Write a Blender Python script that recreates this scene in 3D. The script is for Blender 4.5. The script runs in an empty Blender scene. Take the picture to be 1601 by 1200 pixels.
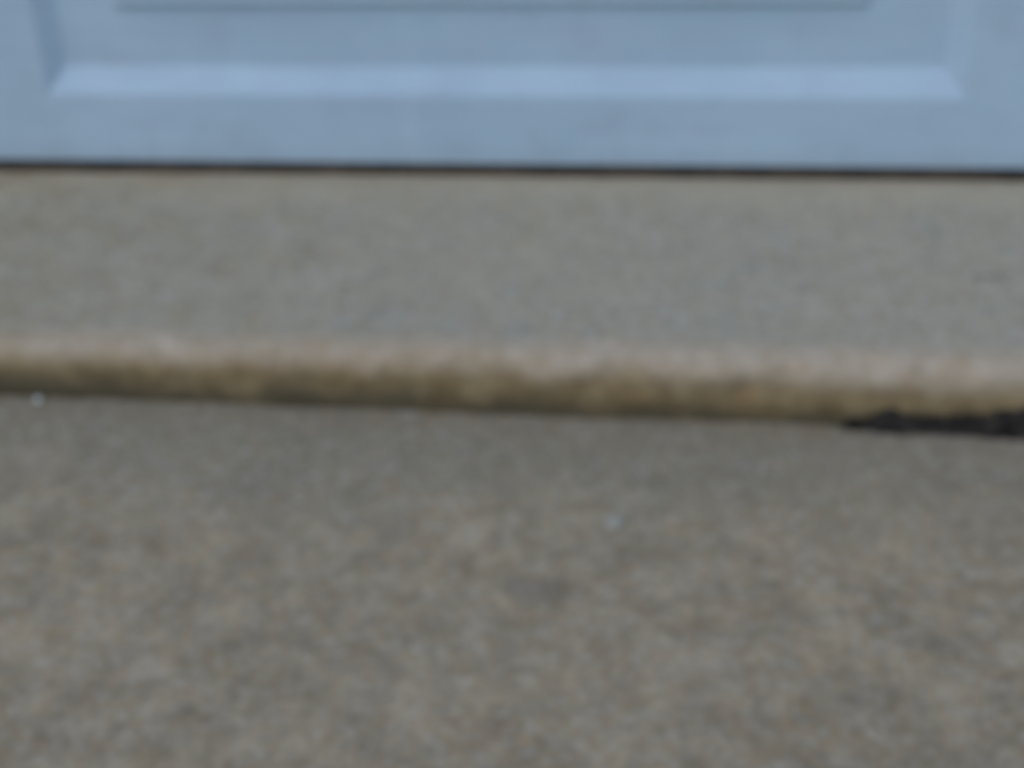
import bpy, bmesh, math, random
from mathutils import Vector, Matrix, noise

# ------------------------------------------------------------------ camera, sky, sun, exposure
scene = bpy.context.scene
COL = scene.collection

cam_data = bpy.data.cameras.new('camera')
cam_data.sensor_width = 36.0
cam_data.lens = 36.0 * 2600.0 / 1601.0
cam_data.clip_start = 0.02
cam_data.clip_end = 500.0
cam_data.dof.use_dof = True                 # hand-held close-focus miss: the whole frame is soft
cam_data.dof.focus_distance = 0.56
cam_data.dof.aperture_fstop = 7.8
cam_data.dof.aperture_blades = 0
cam = bpy.data.objects.new('camera', cam_data)
COL.objects.link(cam)
right = Vector((0.99364503, 0.10705899, -0.03475515))
up = Vector((-0.02367462, 0.50064701, 0.86532773))
fwd = Vector((-0.11004118, 0.85900579, -0.5))
m = Matrix((right, up, -fwd)).transposed().to_4x4()
m.translation = Vector((0.20786941, -1.69196448, 0.72090525))
cam.matrix_world = m
scene.camera = cam

SUN_DIR = Vector((-0.42, -0.60, 1.25)).normalized()      # towards the sun
elev = math.asin(SUN_DIR.z)
azim = math.atan2(SUN_DIR.x, SUN_DIR.y)
world = bpy.data.worlds.new('World')
scene.world = world
world.use_nodes = True
wn = world.node_tree
bg = wn.nodes['Background']
sky = wn.nodes.new('ShaderNodeTexSky')
sky.sky_type = 'NISHITA'
sky.sun_disc = False
sky.sun_elevation = elev
sky.sun_rotation = azim
sky.air_density = 1.0
sky.dust_density = 1.2
sky.ozone_density = 1.0
wn.links.new(sky.outputs['Color'], bg.inputs['Color'])
bg.inputs['Strength'].default_value = 0.15

sun_data = bpy.data.lights.new('sun', 'SUN')
sun_data.energy = 0.5
sun_data.angle = math.radians(60)
sun_data.color = (1.0, 0.95, 0.88)
sun = bpy.data.objects.new('sun', sun_data)
sun.rotation_euler = (-SUN_DIR).to_track_quat('-Z', 'Y').to_euler()
sun.location = SUN_DIR * 20
COL.objects.link(sun)

scene.view_settings.view_transform = 'Standard'
scene.view_settings.look = 'None'
scene.view_settings.exposure = -0.25
scene.view_settings.gamma = 1.0
scene.view_settings.use_curve_mapping = False

# ------------------------------------------------------------------ helpers
def link(name, verts, faces, mat, parent=None, smooth=False):
    me = bpy.data.meshes.new(name)
    me.from_pydata(verts, [], faces)
    me.validate()
    me.update()
    if smooth:
        for p in me.polygons:
            p.use_smooth = True
    me.materials.append(mat)
    o = bpy.data.objects.new(name, me)
    COL.objects.link(o)
    if parent:
        o.parent = parent
    return o

def tag(o, label=None, cat=None, group=None, kind=None):
    if label: o['label'] = label
    if cat: o['category'] = cat
    if group: o['group'] = group
    if kind: o['kind'] = kind
    return o

class NT:
    """small node-tree writer"""
    def __init__(self, name):
        self.mat = bpy.data.materials.new(name)
        self.mat.use_nodes = True
        self.t = self.mat.node_tree
        self.bsdf = self.t.nodes['Principled BSDF']
        self.co = self.t.nodes.new('ShaderNodeTexCoord').outputs['Object']
        self.sep = None
    def xyz(self):
        if self.sep is None:
            self.sep = self.t.nodes.new('ShaderNodeSeparateXYZ')
            self.t.links.new(self.co, self.sep.inputs[0])
        return self.sep.outputs
    def put(self, sock, v):
        if isinstance(v, bpy.types.NodeSocket): self.t.links.new(v, sock)
        elif v is not None:
            if sock.type == 'RGBA' and len(v) == 3: v = (*v, 1)
            sock.default_value = v
    def mapped(self, scale):
        n = self.t.nodes.new('ShaderNodeMapping')
        self.t.links.new(self.co, n.inputs['Vector'])
        n.inputs['Scale'].default_value = scale
        return n.outputs[0]
    def noise(self, scale, detail=3, rough=0.55, vec=None, w=None, dist=0):
        n = self.t.nodes.new('ShaderNodeTexNoise')
        if w is not None:
            n.noise_dimensions = '4D'; n.inputs['W'].default_value = w
        self.put(n.inputs['Vector'], vec or self.co)
        n.inputs['Scale'].default_value = scale
        n.inputs['Detail'].default_value = detail
        n.inputs['Roughness'].default_value = rough
        n.inputs['Distortion'].default_value = dist
        return n.outputs['Fac']
    def cells(self, scale, vec=None):
        n = self.t.nodes.new('ShaderNodeTexVoronoi')
        self.put(n.inputs['Vector'], vec or self.co)
        n.inputs['Scale'].default_value = scale
        return n.outputs
    def ramp(self, v, a, b, lo=0.0, hi=1.0):
        n = self.t.nodes.new('ShaderNodeMapRange')
        n.interpolation_type = 'SMOOTHSTEP'
        self.put(n.inputs['Value'], v)
        for k, x in zip(('From Min', 'From Max', 'To Min', 'To Max'), (a, b, lo, hi)):
            n.inputs[k].default_value = x
        return n.outputs['Result']
    def math(self, op, a, b=None, c=None):
        n = self.t.nodes.new('ShaderNodeMath'); n.operation = op
        for i, v in enumerate((a, b, c)):
            if v is not None: self.put(n.inputs[i], v)
        return n.outputs[0]
    def mix(self, fac, a, b, mode='MIX'):
        n = self.t.nodes.new('ShaderNodeMix'); n.data_type = 'RGBA'; n.blend_type = mode
        self.put(n.inputs[0], fac); self.put(n.inputs[6], a); self.put(n.inputs[7], b)
        return n.outputs[2]
    def bump(self, h, dist, strength=1.0, prev=None):
        n = self.t.nodes.new('ShaderNodeBump')
        n.inputs['Distance'].default_value = dist
        n.inputs['Strength'].default_value = strength
        self.put(n.inputs['Height'], h)
        if prev: self.t.links.new(prev, n.inputs['Normal'])
        return n.outputs[0]
    def finish(self, color, rough, normal=None, spec=0.3):
        self.put(self.bsdf.inputs['Base Color'], color)
        self.put(self.bsdf.inputs['Roughness'], rough)
        self.put(self.bsdf.inputs['Specular IOR Level'], spec)
        if normal: self.t.links.new(normal, self.bsdf.inputs['Normal'])
        return self.mat

# ------------------------------------------------------------------ materials
def aggregate_speckle(n, col, sc, amount):
    """sand and small stones: each cell its own tint"""
    c = n.cells(sc)
    bw = n.t.nodes.new('ShaderNodeSeparateColor')
    n.t.links.new(c['Color'], bw.inputs[0])
    pale = n.ramp(bw.outputs[0], 0.78, 0.95)
    dark = n.ramp(bw.outputs[1], 0.78, 0.95)
    rust = n.ramp(bw.outputs[2], 0.86, 0.96)
    col = n.mix(n.math('MULTIPLY', pale, amount), col, (0.66, 0.63, 0.58))
    col = n.mix(n.math('MULTIPLY', dark, amount), col, (0.14, 0.14, 0.135))
    col = n.mix(n.math('MULTIPLY', rust, amount), col, (0.46, 0.27, 0.12))
    return col

def mat_slab():
    n = NT('slab_concrete')
    x, y, z = n.xyz()
    big = n.noise(4.0, 4, 0.6, dist=0.4)
    mid = n.noise(24.0, 4, 0.6)
    fine = n.noise(110.0, 3, 0.6)
    tint = n.noise(60.0, 2, 0.5, w=3.7)
    cool = n.noise(45.0, 2, 0.5, w=6.7)
    col = n.mix(n.ramp(big, 0.3, 0.7), (0.455, 0.418, 0.318), (0.500, 0.446, 0.325))
    col = n.mix(n.ramp(mid, 0.28, 0.72), n.mix(0.26, col, (0.27, 0.245, 0.20)), n.mix(0.12, col, (0.66, 0.60, 0.48)))
    col = n.mix(n.ramp(fine, 0.35, 0.65), n.mix(0.22, col, (0.24, 0.23, 0.19)), n.mix(0.16, col, (0.62, 0.58, 0.48)))
    col = n.mix(n.ramp(tint, 0.55, 0.75, 0, 0.30), col, (0.47, 0.36, 0.24))
    col = n.mix(n.ramp(cool, 0.55, 0.75, 0, 0.25), col, (0.37, 0.40, 0.38))
    col = aggregate_speckle(n, col, 150.0, 0.26)
    # dust blown up against the door seal
    dust_y = n.math('ADD', y, n.math('MULTIPLY', n.math('SUBTRACT', n.noise(9.0, 4, 0.65, w=1.3), 0.5), 0.20))
    col = n.mix(n.ramp(dust_y, -0.11, 0.02, 0, 0.55), col, (0.60, 0.52, 0.37))
    # steel-trowelled pale band along the edge, rubbed clean
    wob = n.math('MULTIPLY', n.math('SUBTRACT', n.noise(14.0, 4, 0.6, w=9.1), 0.5), 0.034)
    edge = n.ramp(n.math('ADD', y, wob), -0.356, -0.390)
    palec = n.mix(n.ramp(n.noise(38.0, 4, 0.65, w=5.0), 0.3, 0.7), (0.475, 0.380, 0.265), (0.615, 0.525, 0.405))
    palec = n.mix(n.ramp(n.noise(24.0, 3, 0.6, w=25.0), 0.5, 0.72, 0, 0.5), palec, (0.46, 0.31, 0.175))
    col = n.mix(edge, col, palec)
    # earth-stained face of the step
    wz = n.math('MULTIPLY', n.math('SUBTRACT', n.noise(17.0, 5, 0.68, w=2.0), 0.5), 0.040)
    zz = n.math('ADD', n.math('ADD', z, wz), n.math('MULTIPLY', x, 0.012))
    stain = n.ramp(zz, 0.004, -0.030)
    blot = n.noise(34.0, 5, 0.7, w=7.7)
    brown = n.mix(n.ramp(blot, 0.33, 0.67), (0.235, 0.158, 0.068), (0.385, 0.285, 0.142))
    brown = n.mix(n.ramp(n.noise(26.0, 4, 0.6, w=31.0), 0.55, 0.75, 0, 0.55), brown, (0.44, 0.235, 0.075))
    col = n.mix(n.math('MULTIPLY', stain, 0.93), col, brown)
    # green-black algae in blotches along the crevice
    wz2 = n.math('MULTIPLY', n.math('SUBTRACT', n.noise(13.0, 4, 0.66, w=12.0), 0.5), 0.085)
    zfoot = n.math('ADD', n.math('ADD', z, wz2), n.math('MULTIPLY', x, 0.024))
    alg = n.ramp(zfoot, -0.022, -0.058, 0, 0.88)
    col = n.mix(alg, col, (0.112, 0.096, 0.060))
    # black soil splashed up the face where the debris lies
    soil = n.math('ADD', z, n.math('MULTIPLY', n.math('SUBTRACT', n.noise(40.0, 4, 0.65, w=51.0), 0.5), 0.035))
    soil = n.math('SUBTRACT', soil, n.ramp(x, 0.30, 0.56, 0, 0.016))
    col = n.mix(n.math('MULTIPLY', n.ramp(soil, -0.046, -0.066, 0, 0.85), n.ramp(x, 0.32, 0.40)), col, (0.035, 0.033, 0.030))
    b = n.bump(fine, 0.0012, 0.7)
    b = n.bump(n.noise(420.0, 2, 0.5), 0.0005, 0.6, b)
    return n.finish(col, 0.88, b, 0.25)

def mat_drive():
    n = NT('driveway_concrete')
    x, y, z = n.xyz()
    big = n.noise(3.4, 5, 0.62, dist=0.6, w=0.4)
    mid = n.noise(15.0, 4, 0.62, w=2.2)
    clump = n.noise(38.0, 3, 0.55, w=21.0)
    fine = n.noise(85.0, 3, 0.6, w=4.0)
    col = n.mix(n.ramp(big, 0.32, 0.68), (0.368, 0.282, 0.160), (0.455, 0.345, 0.200))
    col = n.mix(n.ramp(mid, 0.30, 0.70), n.mix(0.42, col, (0.17, 0.15, 0.115)), n.mix(0.28, col, (0.62, 0.53, 0.36)))
    col = n.mix(n.ramp(clump, 0.30, 0.70), n.mix(0.32, col, (0.15, 0.14, 0.11)), n.mix(0.24, col, (0.62, 0.54, 0.40)))
    col = n.mix(n.ramp(fine, 0.33, 0.67), n.mix(0.16, col, (0.14, 0.13, 0.105)), n.mix(0.12, col, (0.62, 0.54, 0.40)))
    tint = n.noise(52.0, 3, 0.6, w=8.0)
    col = n.mix(n.ramp(tint, 0.54, 0.72, 0, 0.34), col, (0.42, 0.275, 0.14))
    cool = n.noise(47.0, 3, 0.6, w=15.0)
    col = n.mix(n.ramp(cool, 0.54, 0.72, 0, 0.45), col, (0.31, 0.315, 0.26))
    # greyer, darker tone towards the step, with a wavering limit
    gy = n.math('ADD', y, n.math('MULTIPLY', n.math('SUBTRACT', n.noise(6.0, 4, 0.6, w=40.0), 0.5), 0.35))
    col = n.mix(n.ramp(gy, -0.66, -0.44, 0, 0.75), col, (0.282, 0.260, 0.190))
    # scuffs, a damp smudge, and black soil washed out of the corner of the step
    for (sx, sy, rx, ry, c, k) in ((0.094, -0.663, 0.030, 0.020, (0.13, 0.12, 0.105), 0.45),
                                   (-0.188, -0.777, 0.028, 0.012, (0.64, 0.56, 0.43), 0.26),
                                   (0.010, -0.79, 0.020, 0.016, (0.64, 0.52, 0.36), 0.35),
                                   (0.199, -0.737, 0.040, 0.022, (0.62, 0.52, 0.38), 0.30),
                                   (0.520, -0.410, 0.150, 0.011, (0.075, 0.070, 0.060), 0.60)):
        dx = n.math('DIVIDE', n.math('SUBTRACT', x, sx), rx)
        dy = n.math('DIVIDE', n.math('SUBTRACT', y, sy), ry)
        d = n.math('SQRT', n.math('ADD', n.math('MULTIPLY', dx, dx), n.math('MULTIPLY', dy, dy)))
        d = n.math('ADD', d, n.math('MULTIPLY', n.math('SUBTRACT', n.noise(45.0, 4, 0.65, w=sx * 50), 0.5), 1.6))
        col = n.mix(n.ramp(d, 1.25, 0.25, 0, k), col, c)
    col = aggregate_speckle(n, col, 120.0, 0.15)
    col = aggregate_speckle(n, col, 230.0, 0.20)
    b = n.bump(fine, 0.0010, 0.6)
    b = n.bump(n.noise(300.0, 2, 0.5), 0.0006, 0.6, b)
    return n.finish(col, 0.92, b, 0.22)

def mat_door():
    n = NT('door_paint')
    big = n.noise(6.0, 3, 0.55)
    streak = n.noise(1.0, 4, 0.6, vec=n.mapped((9.0, 9.0, 60.0)))
    col = n.mix(n.ramp(big, 0.3, 0.7), (0.515, 0.680, 0.800), (0.562, 0.730, 0.850))
    col = n.mix(n.ramp(streak, 0.35, 0.7, 0, 0.25), col, (0.46, 0.565, 0.68))
    grime = n.noise(14.0, 5, 0.7, w=6.0)
    col = n.mix(n.ramp(grime, 0.48, 0.78, 0, 0.38), col, (0.42, 0.49, 0.57))
    warm = n.noise(26.0, 3, 0.6, w=16.0)
    col = n.mix(n.ramp(warm, 0.52, 0.76, 0, 0.20), col, (0.61, 0.66, 0.82))
    teal = n.noise(21.0, 3, 0.6, w=26.0)
    col = n.mix(n.ramp(teal, 0.52, 0.76, 0, 0.30), col, (0.46, 0.69, 0.81))
    # splash dirt thrown up from the slab
    x, y, z = n.xyz()
    zs = n.math('ADD', z, n.math('MULTIPLY', n.math('SUBTRACT', n.noise(20.0, 5, 0.7, w=33.0), 0.5), 0.06))
    col = n.mix(n.ramp(zs, 0.030, -0.004, 0, 0.30), col, (0.36, 0.42, 0.44))
    b = n.bump(n.noise(1.0, 5, 0.65, vec=n.mapped((30.0, 30.0, 420.0))), 0.0003, 0.6)
    b = n.bump(n.noise(7.0, 2, 0.5, w=3.0), 0.006, 0.5, b)      # sheet not quite flat
    wx = n.math('ADD', x, n.math('MULTIPLY', n.math('SUBTRACT', n.noise(12.0, 2, 0.5, w=44.0), 0.5), 0.02))
    crease = n.math('SUBTRACT', n.ramp(wx, -0.125, -0.098), n.ramp(wx, -0.096, -0.02))
    b = n.bump(crease, 0.0045, 1.0, b)                          # old knock in the sheet
    return n.finish(col, n.ramp(streak, 0.2, 0.8, 0.42, 0.58), b, 0.35)

def mat_plain(name, ca, cb, rough, scale=60.0, bump=0.001, spec=0.3):
    n = NT(name)
    v = n.noise(scale, 4, 0.65)
    col = n.mix(n.ramp(v, 0.3, 0.7), ca, cb)
    return n.finish(col, rough, n.bump(v, bump, 0.8), spec)

M_SLAB = mat_slab()
M_DRIVE = mat_drive()
M_DOOR = mat_door()
M_RUBBER = mat_plain('seal_rubber', (0.022, 0.017, 0.014), (0.110, 0.078, 0.055), 0.7, 12.0)
M_BACK = mat_plain('door_back_steel', (0.30, 0.31, 0.33), (0.36, 0.37, 0.39), 0.6)
M_BLACK = mat_plain('black_debris', (0.012, 0.011, 0.010), (0.060, 0.052, 0.044), 0.75, 70.0, 0.003, 0.2)
M_WHITE_STONE = mat_plain('white_stone', (0.60, 0.62, 0.58), (0.74, 0.76, 0.72), 0.7, 200.0)
M_GREY_STONE = mat_plain('pale_stone', (0.38, 0.36, 0.29), (0.44, 0.42, 0.34), 0.8, 200.0)
M_DIRT = mat_plain('dirt', (0.18, 0.17, 0.14), (0.26, 0.24, 0.20), 0.95, 200.0)

# ------------------------------------------------------------------ setting
def spaced(lo, a, b, hi, fine, grow=1.35):
    """fine steps between a and b, growing steps out to lo and hi"""
    k = int(round((b - a) / fine))
    v = [a + (b - a) * i / k for i in range(k + 1)]
    s, p = fine, b
    while p < hi:
        s *= grow; p = min(hi, p + s); v.append(p)
    s, p, left = fine, a, []
    while p > lo:
        s *= grow; p = max(lo, p - s); left.append(p)
    return left[::-1] + v

def drive_z(x, y):
    base = -0.0585 - 0.0138 * max(-3, min(3, x)) + 0.016 * max(-12.0, min(0.0, y + 0.41))
    near = max(0.0, 1.0 - max(0.0, abs(x) - 1.2) / 1.5)
    n1 = noise.noise(Vector((x * 9, y * 9, 0.3))) * 0.0012
    n2 = noise.noise(Vector((x * 55, y * 55, 4.0))) * 0.0007
    n3 = noise.noise(Vector((x * 130, y * 130, 8.0))) * 0.0005
    return base + (n1 + n2 + n3) * near

def grid(name, xs, ys, fz, mat):
    nx = len(xs)
    verts = [(x, y, fz(x, y)) for y in ys for x in xs]
    faces = [(j * nx + i, j * nx + i + 1, (j + 1) * nx + i + 1, (j + 1) * nx + i)
             for j in range(len(ys) - 1) for i in range(nx - 1)]
    return link(name, verts, faces, mat, smooth=True)

drive = grid('driveway', spaced(-60, -0.75, 0.85, 60, 0.0055), spaced(-80, -1.15, -0.40, 0.2, 0.0055), drive_z, M_DRIVE)
tag(drive, 'rough brownish grey concrete driveway in the foreground below the step', kind='structure')

def slab_profile():
    """(y, z) from the inside of the garage out over the rounded edge and down the face"""
    p = [(4.0, 0.0), (1.0, 0.0), (0.3, 0.0), (0.06, 0.0)]
    y = 0.04
    while y > -0.376:
        p.append((y, 0.0)); y -= 0.012
    R = 0.020
    p.append((-0.382, -0.0006))
    for k in range(9):
        a = math.radians(90 * k / 8)
        p.append((-0.389 - R * math.sin(a), -0.0012 - R + R * math.cos(a)))
    for z in (-0.028, -0.034, -0.040, -0.046, -0.052, -0.058, -0.066, -0.075):
        p.append((-0.409 - (0.0 if z > -0.05 else -0.002), z))
    p.append((-0.408, -0.16))
    return p

def make_slab():
    prof = slab_profile()
    xs = spaced(-4.5, -0.75, 0.85, 4.5, 0.006)
    verts, faces = [], []
    for x in xs:
        near = max(0.0, 1.0 - max(0.0, abs(x) - 1.2) / 1.5)
        for (y, z) in prof:
            edge = max(0.0, min(1.0, (-0.365 - y) / 0.03))
            wob = (noise.noise(Vector((x * 6, 2.0, 0))) * 0.0035 + noise.noise(Vector((x * 22, z * 40, 5.0))) * 0.0022
                   + noise.noise(Vector((x * 75, z * 90, 9.0))) * 0.0011) * edge * near
            dz = (noise.noise(Vector((x * 5, y * 5, 1.0))) * 0.0010 + noise.noise(Vector((x * 40, y * 40, 3.0))) * 0.0004) * near
            dz += noise.noise(Vector((x * 17, 7.0, y * 20))) * 0.0018 * edge * near * (1.0 if z > -0.02 else 0.0)
            arris = max(0.0, 1.0 - abs(y + 0.401) / 0.014) if z > -0.03 else 0.0
            chip = max(0.0, noise.noise(Vector((x * 34, 3.3, z * 25))) - 0.22) * 0.014 * arris * near
            verts.append((x, y + wob + chip, z + dz - chip * 0.7))
    n = len(prof)
    for i in range(len(xs) - 1):
        for j in range(n - 1):
            a = i * n + j
            faces.append((a, a + 1, a + n + 1, a + n))
    return link('concrete_slab', verts, faces, M_SLAB, smooth=True)
tag(make_slab(), 'smooth grey concrete slab under the door with pale rounded edge and brown stained face', kind='structure')

# ------------------------------------------------------------------ garage door
DOOR_X0 = -1.76
PITCH = 1.158                     # one panel plus one stile
NPAN = 4
DOOR_X1 = DOOR_X0 + NPAN * PITCH + 0.16
PANEL_X = [DOOR_X0 + 0.0842 + 0.158 * 0.0 + PITCH * k for k in range(NPAN)]
SHIFT = -0.5178 - PANEL_X[1]
PANEL_X = [v + SHIFT for v in PANEL_X]
DOOR_X0 += SHIFT; DOOR_X1 += SHIFT
BOT = 0.0160                      # underside of the door
SEC_H = 0.533
door = bpy.data.objects.new('garage_door', None)
door.location = (0, 0, BOT)
COL.objects.link(door)
tag(door, 'pale blue white sectional garage door with long raised panels, above the concrete slab', 'garage door', kind='thing')

def panel_mesh(x0, x1, z0, z1):
    """sunken ring with a raised field; outline in the rail plane y=0"""
    rings = [(0.000, 0.000), (0.003, 0.0006), (0.007, 0.0026), (0.0295, 0.0168), (0.032, 0.0176), (0.0960, 0.0176),
             (0.0970, 0.0172), (0.1025, 0.0095), (0.1050, 0.0085)]
    v, f = [], []
    for (d, y) in rings:
        s = d * 0.74 if d < 0.05 else d - 0.009
        t = s if d < 0.05 else s + 0.017
        v += [(x0 + s, y, z0 + d), (x1 - t, y, z0 + d), (x1 - t, y, z1 - d), (x0 + s, y, z1 - d)]
    for k in range(len(rings) - 1):
        for i in range(4):
            a, b = k * 4 + i, k * 4 + (i + 1) % 4
            f.append((a, b, b + 4, a + 4))
    k = (len(rings) - 1) * 4
    f.append((k, k + 1, k + 2, k + 3))
    return v, f

def section(s):
    z0 = s * SEC_H + (0.0 if s == 0 else 0.003)
    z1 = (s + 1) * SEC_H
    pz0, pz1 = z0 + 0.0748, z1 - 0.0748
    xs = [DOOR_X0]
    for px in PANEL_X:
        xs += [px, px + 1.0]
    xs.append(DOOR_X1)
    T = 0.045
    v, f = [], []
    def quad(a, b, c, d):
        i = len(v); v.extend((a, b, c, d)); f.append((i, i + 1, i + 2, i + 3))
    for i in range(len(xs) - 1):
        a, b = xs[i], xs[i + 1]
        quad((a, 0, z0), (b, 0, z0), (b, 0, pz0), (a, 0, pz0))
        quad((a, 0, pz1), (b, 0, pz1), (b, 0, z1), (a, 0, z1))
        if i % 2 == 0:
            quad((a, 0, pz0), (b, 0, pz0), (b, 0, pz1), (a, 0, pz1))
    A, B = DOOR_X0, DOOR_X1
    quad((A, 0, z0), (A, T, z0), (B, T, z0), (B, 0, z0))
    quad((A, 0, z1), (B, 0, z1), (B, T, z1), (A, T, z1))
    quad((A, 0, z0), (A, 0, z1), (A, T, z1), (A, T, z0))
    quad((B, 0, z0), (B, T, z0), (B, T, z1), (B, 0, z1))
    quad((A, T, z0), (A, T, z1), (B, T, z1), (B, T, z0))
    o = link('section', v, f, M_DOOR, door)
    for px in PANEL_X:
        pv, pf = panel_mesh(px, px + 1.0, pz0, pz1)
        link('panel', pv, pf, M_DOOR, o)
for s in range(4):
    section(s)

def seal():
    """black rubber strip squashed between door and slab, set back under the skin"""
    v, f = [], []
    xs = spaced(DOOR_X0, -0.75, 0.85, DOOR_X1, 0.01)
    prof = [(0.004, -0.0002), (0.0025, -0.004), (0.0022, -0.008), (0.004, -0.0155), (0.036, -0.0155), (0.040, -0.0002)]
    for x in xs:
        for (y, z) in prof:
            w = noise.noise(Vector((x * 8, z * 50, 1.0))) * 0.0018 if -0.013 < z < -0.003 else 0
            v.append((x, y + w, z))
    n = len(prof)
    for i in range(len(xs) - 1):
        for j in range(n - 1):
            a = i * n + j
            f.append((a, a + n, a + n + 1, a + 1))
    o = link('bottom_seal', v, f, M_RUBBER, door, smooth=True)
    o['label'] = 'dark rubber seal along the bottom of the door'
seal()

# ------------------------------------------------------------------ small things
def lump(name, loc, size, mat, seed, sub=2, rough=0.25):
    bm = bmesh.new()
    bmesh.ops.create_icosphere(bm, subdivisions=sub, radius=1.0)
    for vt in bm.verts:
        d = 1.0 + rough * noise.noise(vt.co * 1.4 + Vector((seed, seed * 2.0, 0)))
        vt.co = Vector((vt.co.x * size[0] * d, vt.co.y * size[1] * d, vt.co.z * size[2] * d))
    me = bpy.data.meshes.new(name)
    bm.to_mesh(me); bm.free()
    for p in me.polygons: p.use_smooth = True
    me.materials.append(mat)
    o = bpy.data.objects.new(name, me)
    o.location = loc
    COL.objects.link(o)
    return o

px, py = -0.4005, -0.4165
tag(lump('pebble', (px, py, drive_z(px, py) + 0.0022), (0.0042, 0.0036, 0.0034), M_WHITE_STONE, 3.0),
    'tiny white pebble on the driveway near the left end of the step', 'pebble')
px, py = 0.1436, -0.567
tag(lump('pebble', (px, py, drive_z(px, py) + 0.0008), (0.0095, 0.0125, 0.0024), M_GREY_STONE, 8.0),
    'flat pale grey stone chip on the driveway right of centre', 'pebble')

def black_strip():
    """lumpy black strip of matted debris lying in the corner at the foot of the step"""
    key = [(0.338, 0.0005), (0.350, 0.006), (0.362, 0.012), (0.372, 0.021), (0.382, 0.023), (0.394, 0.016), (0.412, 0.0125),
           (0.432, 0.0135), (0.452, 0.018), (0.475, 0.026), (0.500, 0.030), (0.540, 0.028), (0.600, 0.022), (0.66, 0.010), (0.69, 0.0005)]
    def h(x):
        for (a, ha), (b, hb) in zip(key, key[1:]):
            if a <= x <= b:
                t = (x - a) / (b - a); t = t * t * (3 - 2 * t)
                return ha + (hb - ha) * t
        return 0.0
    v, f = [], []
    N, K = 150, 12
    for i in range(N + 1):
        x = 0.338 + (0.69 - 0.338) * i / N
        hh = h(x) * (0.98 + 0.20 * noise.noise(Vector((x * 70, 0, 2))))
        depth = 0.002 + 0.16 * hh
        for k in range(K + 1):
            a = math.pi * 0.5 * k / K
            y = -0.4085 - depth * math.cos(a)
            z0 = drive_z(x, y) - 0.002
            z = z0 + (hh + 0.001) * math.sin(a)
            r = noise.noise(Vector((x * 160, y * 160, z * 160))) * 0.0022
            v.append((x, y - r, z + r * 0.6))
        v.append((x, -0.400, drive_z(x, -0.41) + hh * 0.9))
    n = K + 2
    for i in range(N):
        for k in range(n - 1):
            a = i * n + k
            f.append((a, a + n, a + n + 1, a + 1))
    # loose crumbs matted along the rim
    rnd = random.Random(4)
    for _ in range(520):
        x = rnd.uniform(0.335, 0.68)
        hh = h(x)
        t = rnd.random()
        if t < 0.62:                                    # against the face, just above the mat
            y = -0.4085 - rnd.uniform(0.0, 0.003)
            z = drive_z(x, -0.41) + hh * rnd.uniform(0.65, 0.95) + abs(rnd.gauss(0, 0.0040))
        else:                                           # spilled on the driveway
            y = -0.4110 - 0.16 * hh - abs(rnd.gauss(0, 0.0018))
            z = drive_z(x, y) + 0.0006
        sz = rnd.uniform(0.0006, 0.0015)
        b = len(v)
        for (ax, ay, az) in ((1, 0, 0), (-1, 0, 0), (0, 1, 0), (0, -1, 0), (0, 0, 1), (0, 0, -1)):
            k = sz * rnd.uniform(0.6, 1.5)
            v.append((x + ax * k * 1.3, y + ay * k, z + az * k))
        for t3 in ((0, 2, 4), (2, 1, 4), (1, 3, 4), (3, 0, 4), (2, 0, 5), (1, 2, 5), (3, 1, 5), (0, 3, 5)):
            f.append(tuple(b + q for q in t3))
    o = link('debris_strip', v, f, M_BLACK, smooth=True)
    return o
tag(black_strip(), 'lumpy black strip of debris lying along the foot of the step at right', 'debris')

def dirt_mark(pts, w):
    """low wavering ridge of dirt on the slab"""
    v, f = [], []
    for i, (x, y) in enumerate(pts):
        t = i / (len(pts) - 1)
        ww = w * (0.35 + 0.65 * math.sin(math.pi * min(1, max(0, t * 0.9 + 0.05)))) * (1 + 0.5 * noise.noise(Vector((x * 90, 1, 1))))
        for (d, z) in ((-1, -0.0008), (-0.4, 0.0014), (0.4, 0.0016), (1, -0.0008)):
            v.append((x, y + d * ww, z))
    for i in range(len(pts) - 1):
        for k in range(3):
            a = i * 4 + k
            f.append((a, a + 4, a + 5, a + 1))
    return link('dirt_fleck', v, f, M_DIRT, smooth=True)
tag(dirt_mark([(0.466 + 0.0014 * i, -0.2315 + 0.0022 * math.sin(i * 0.75) + 0.00012 * i) for i in range(28)], 0.0026),
    'thin dark wavering fleck of dirt on the slab near the right edge', 'dirt fleck')
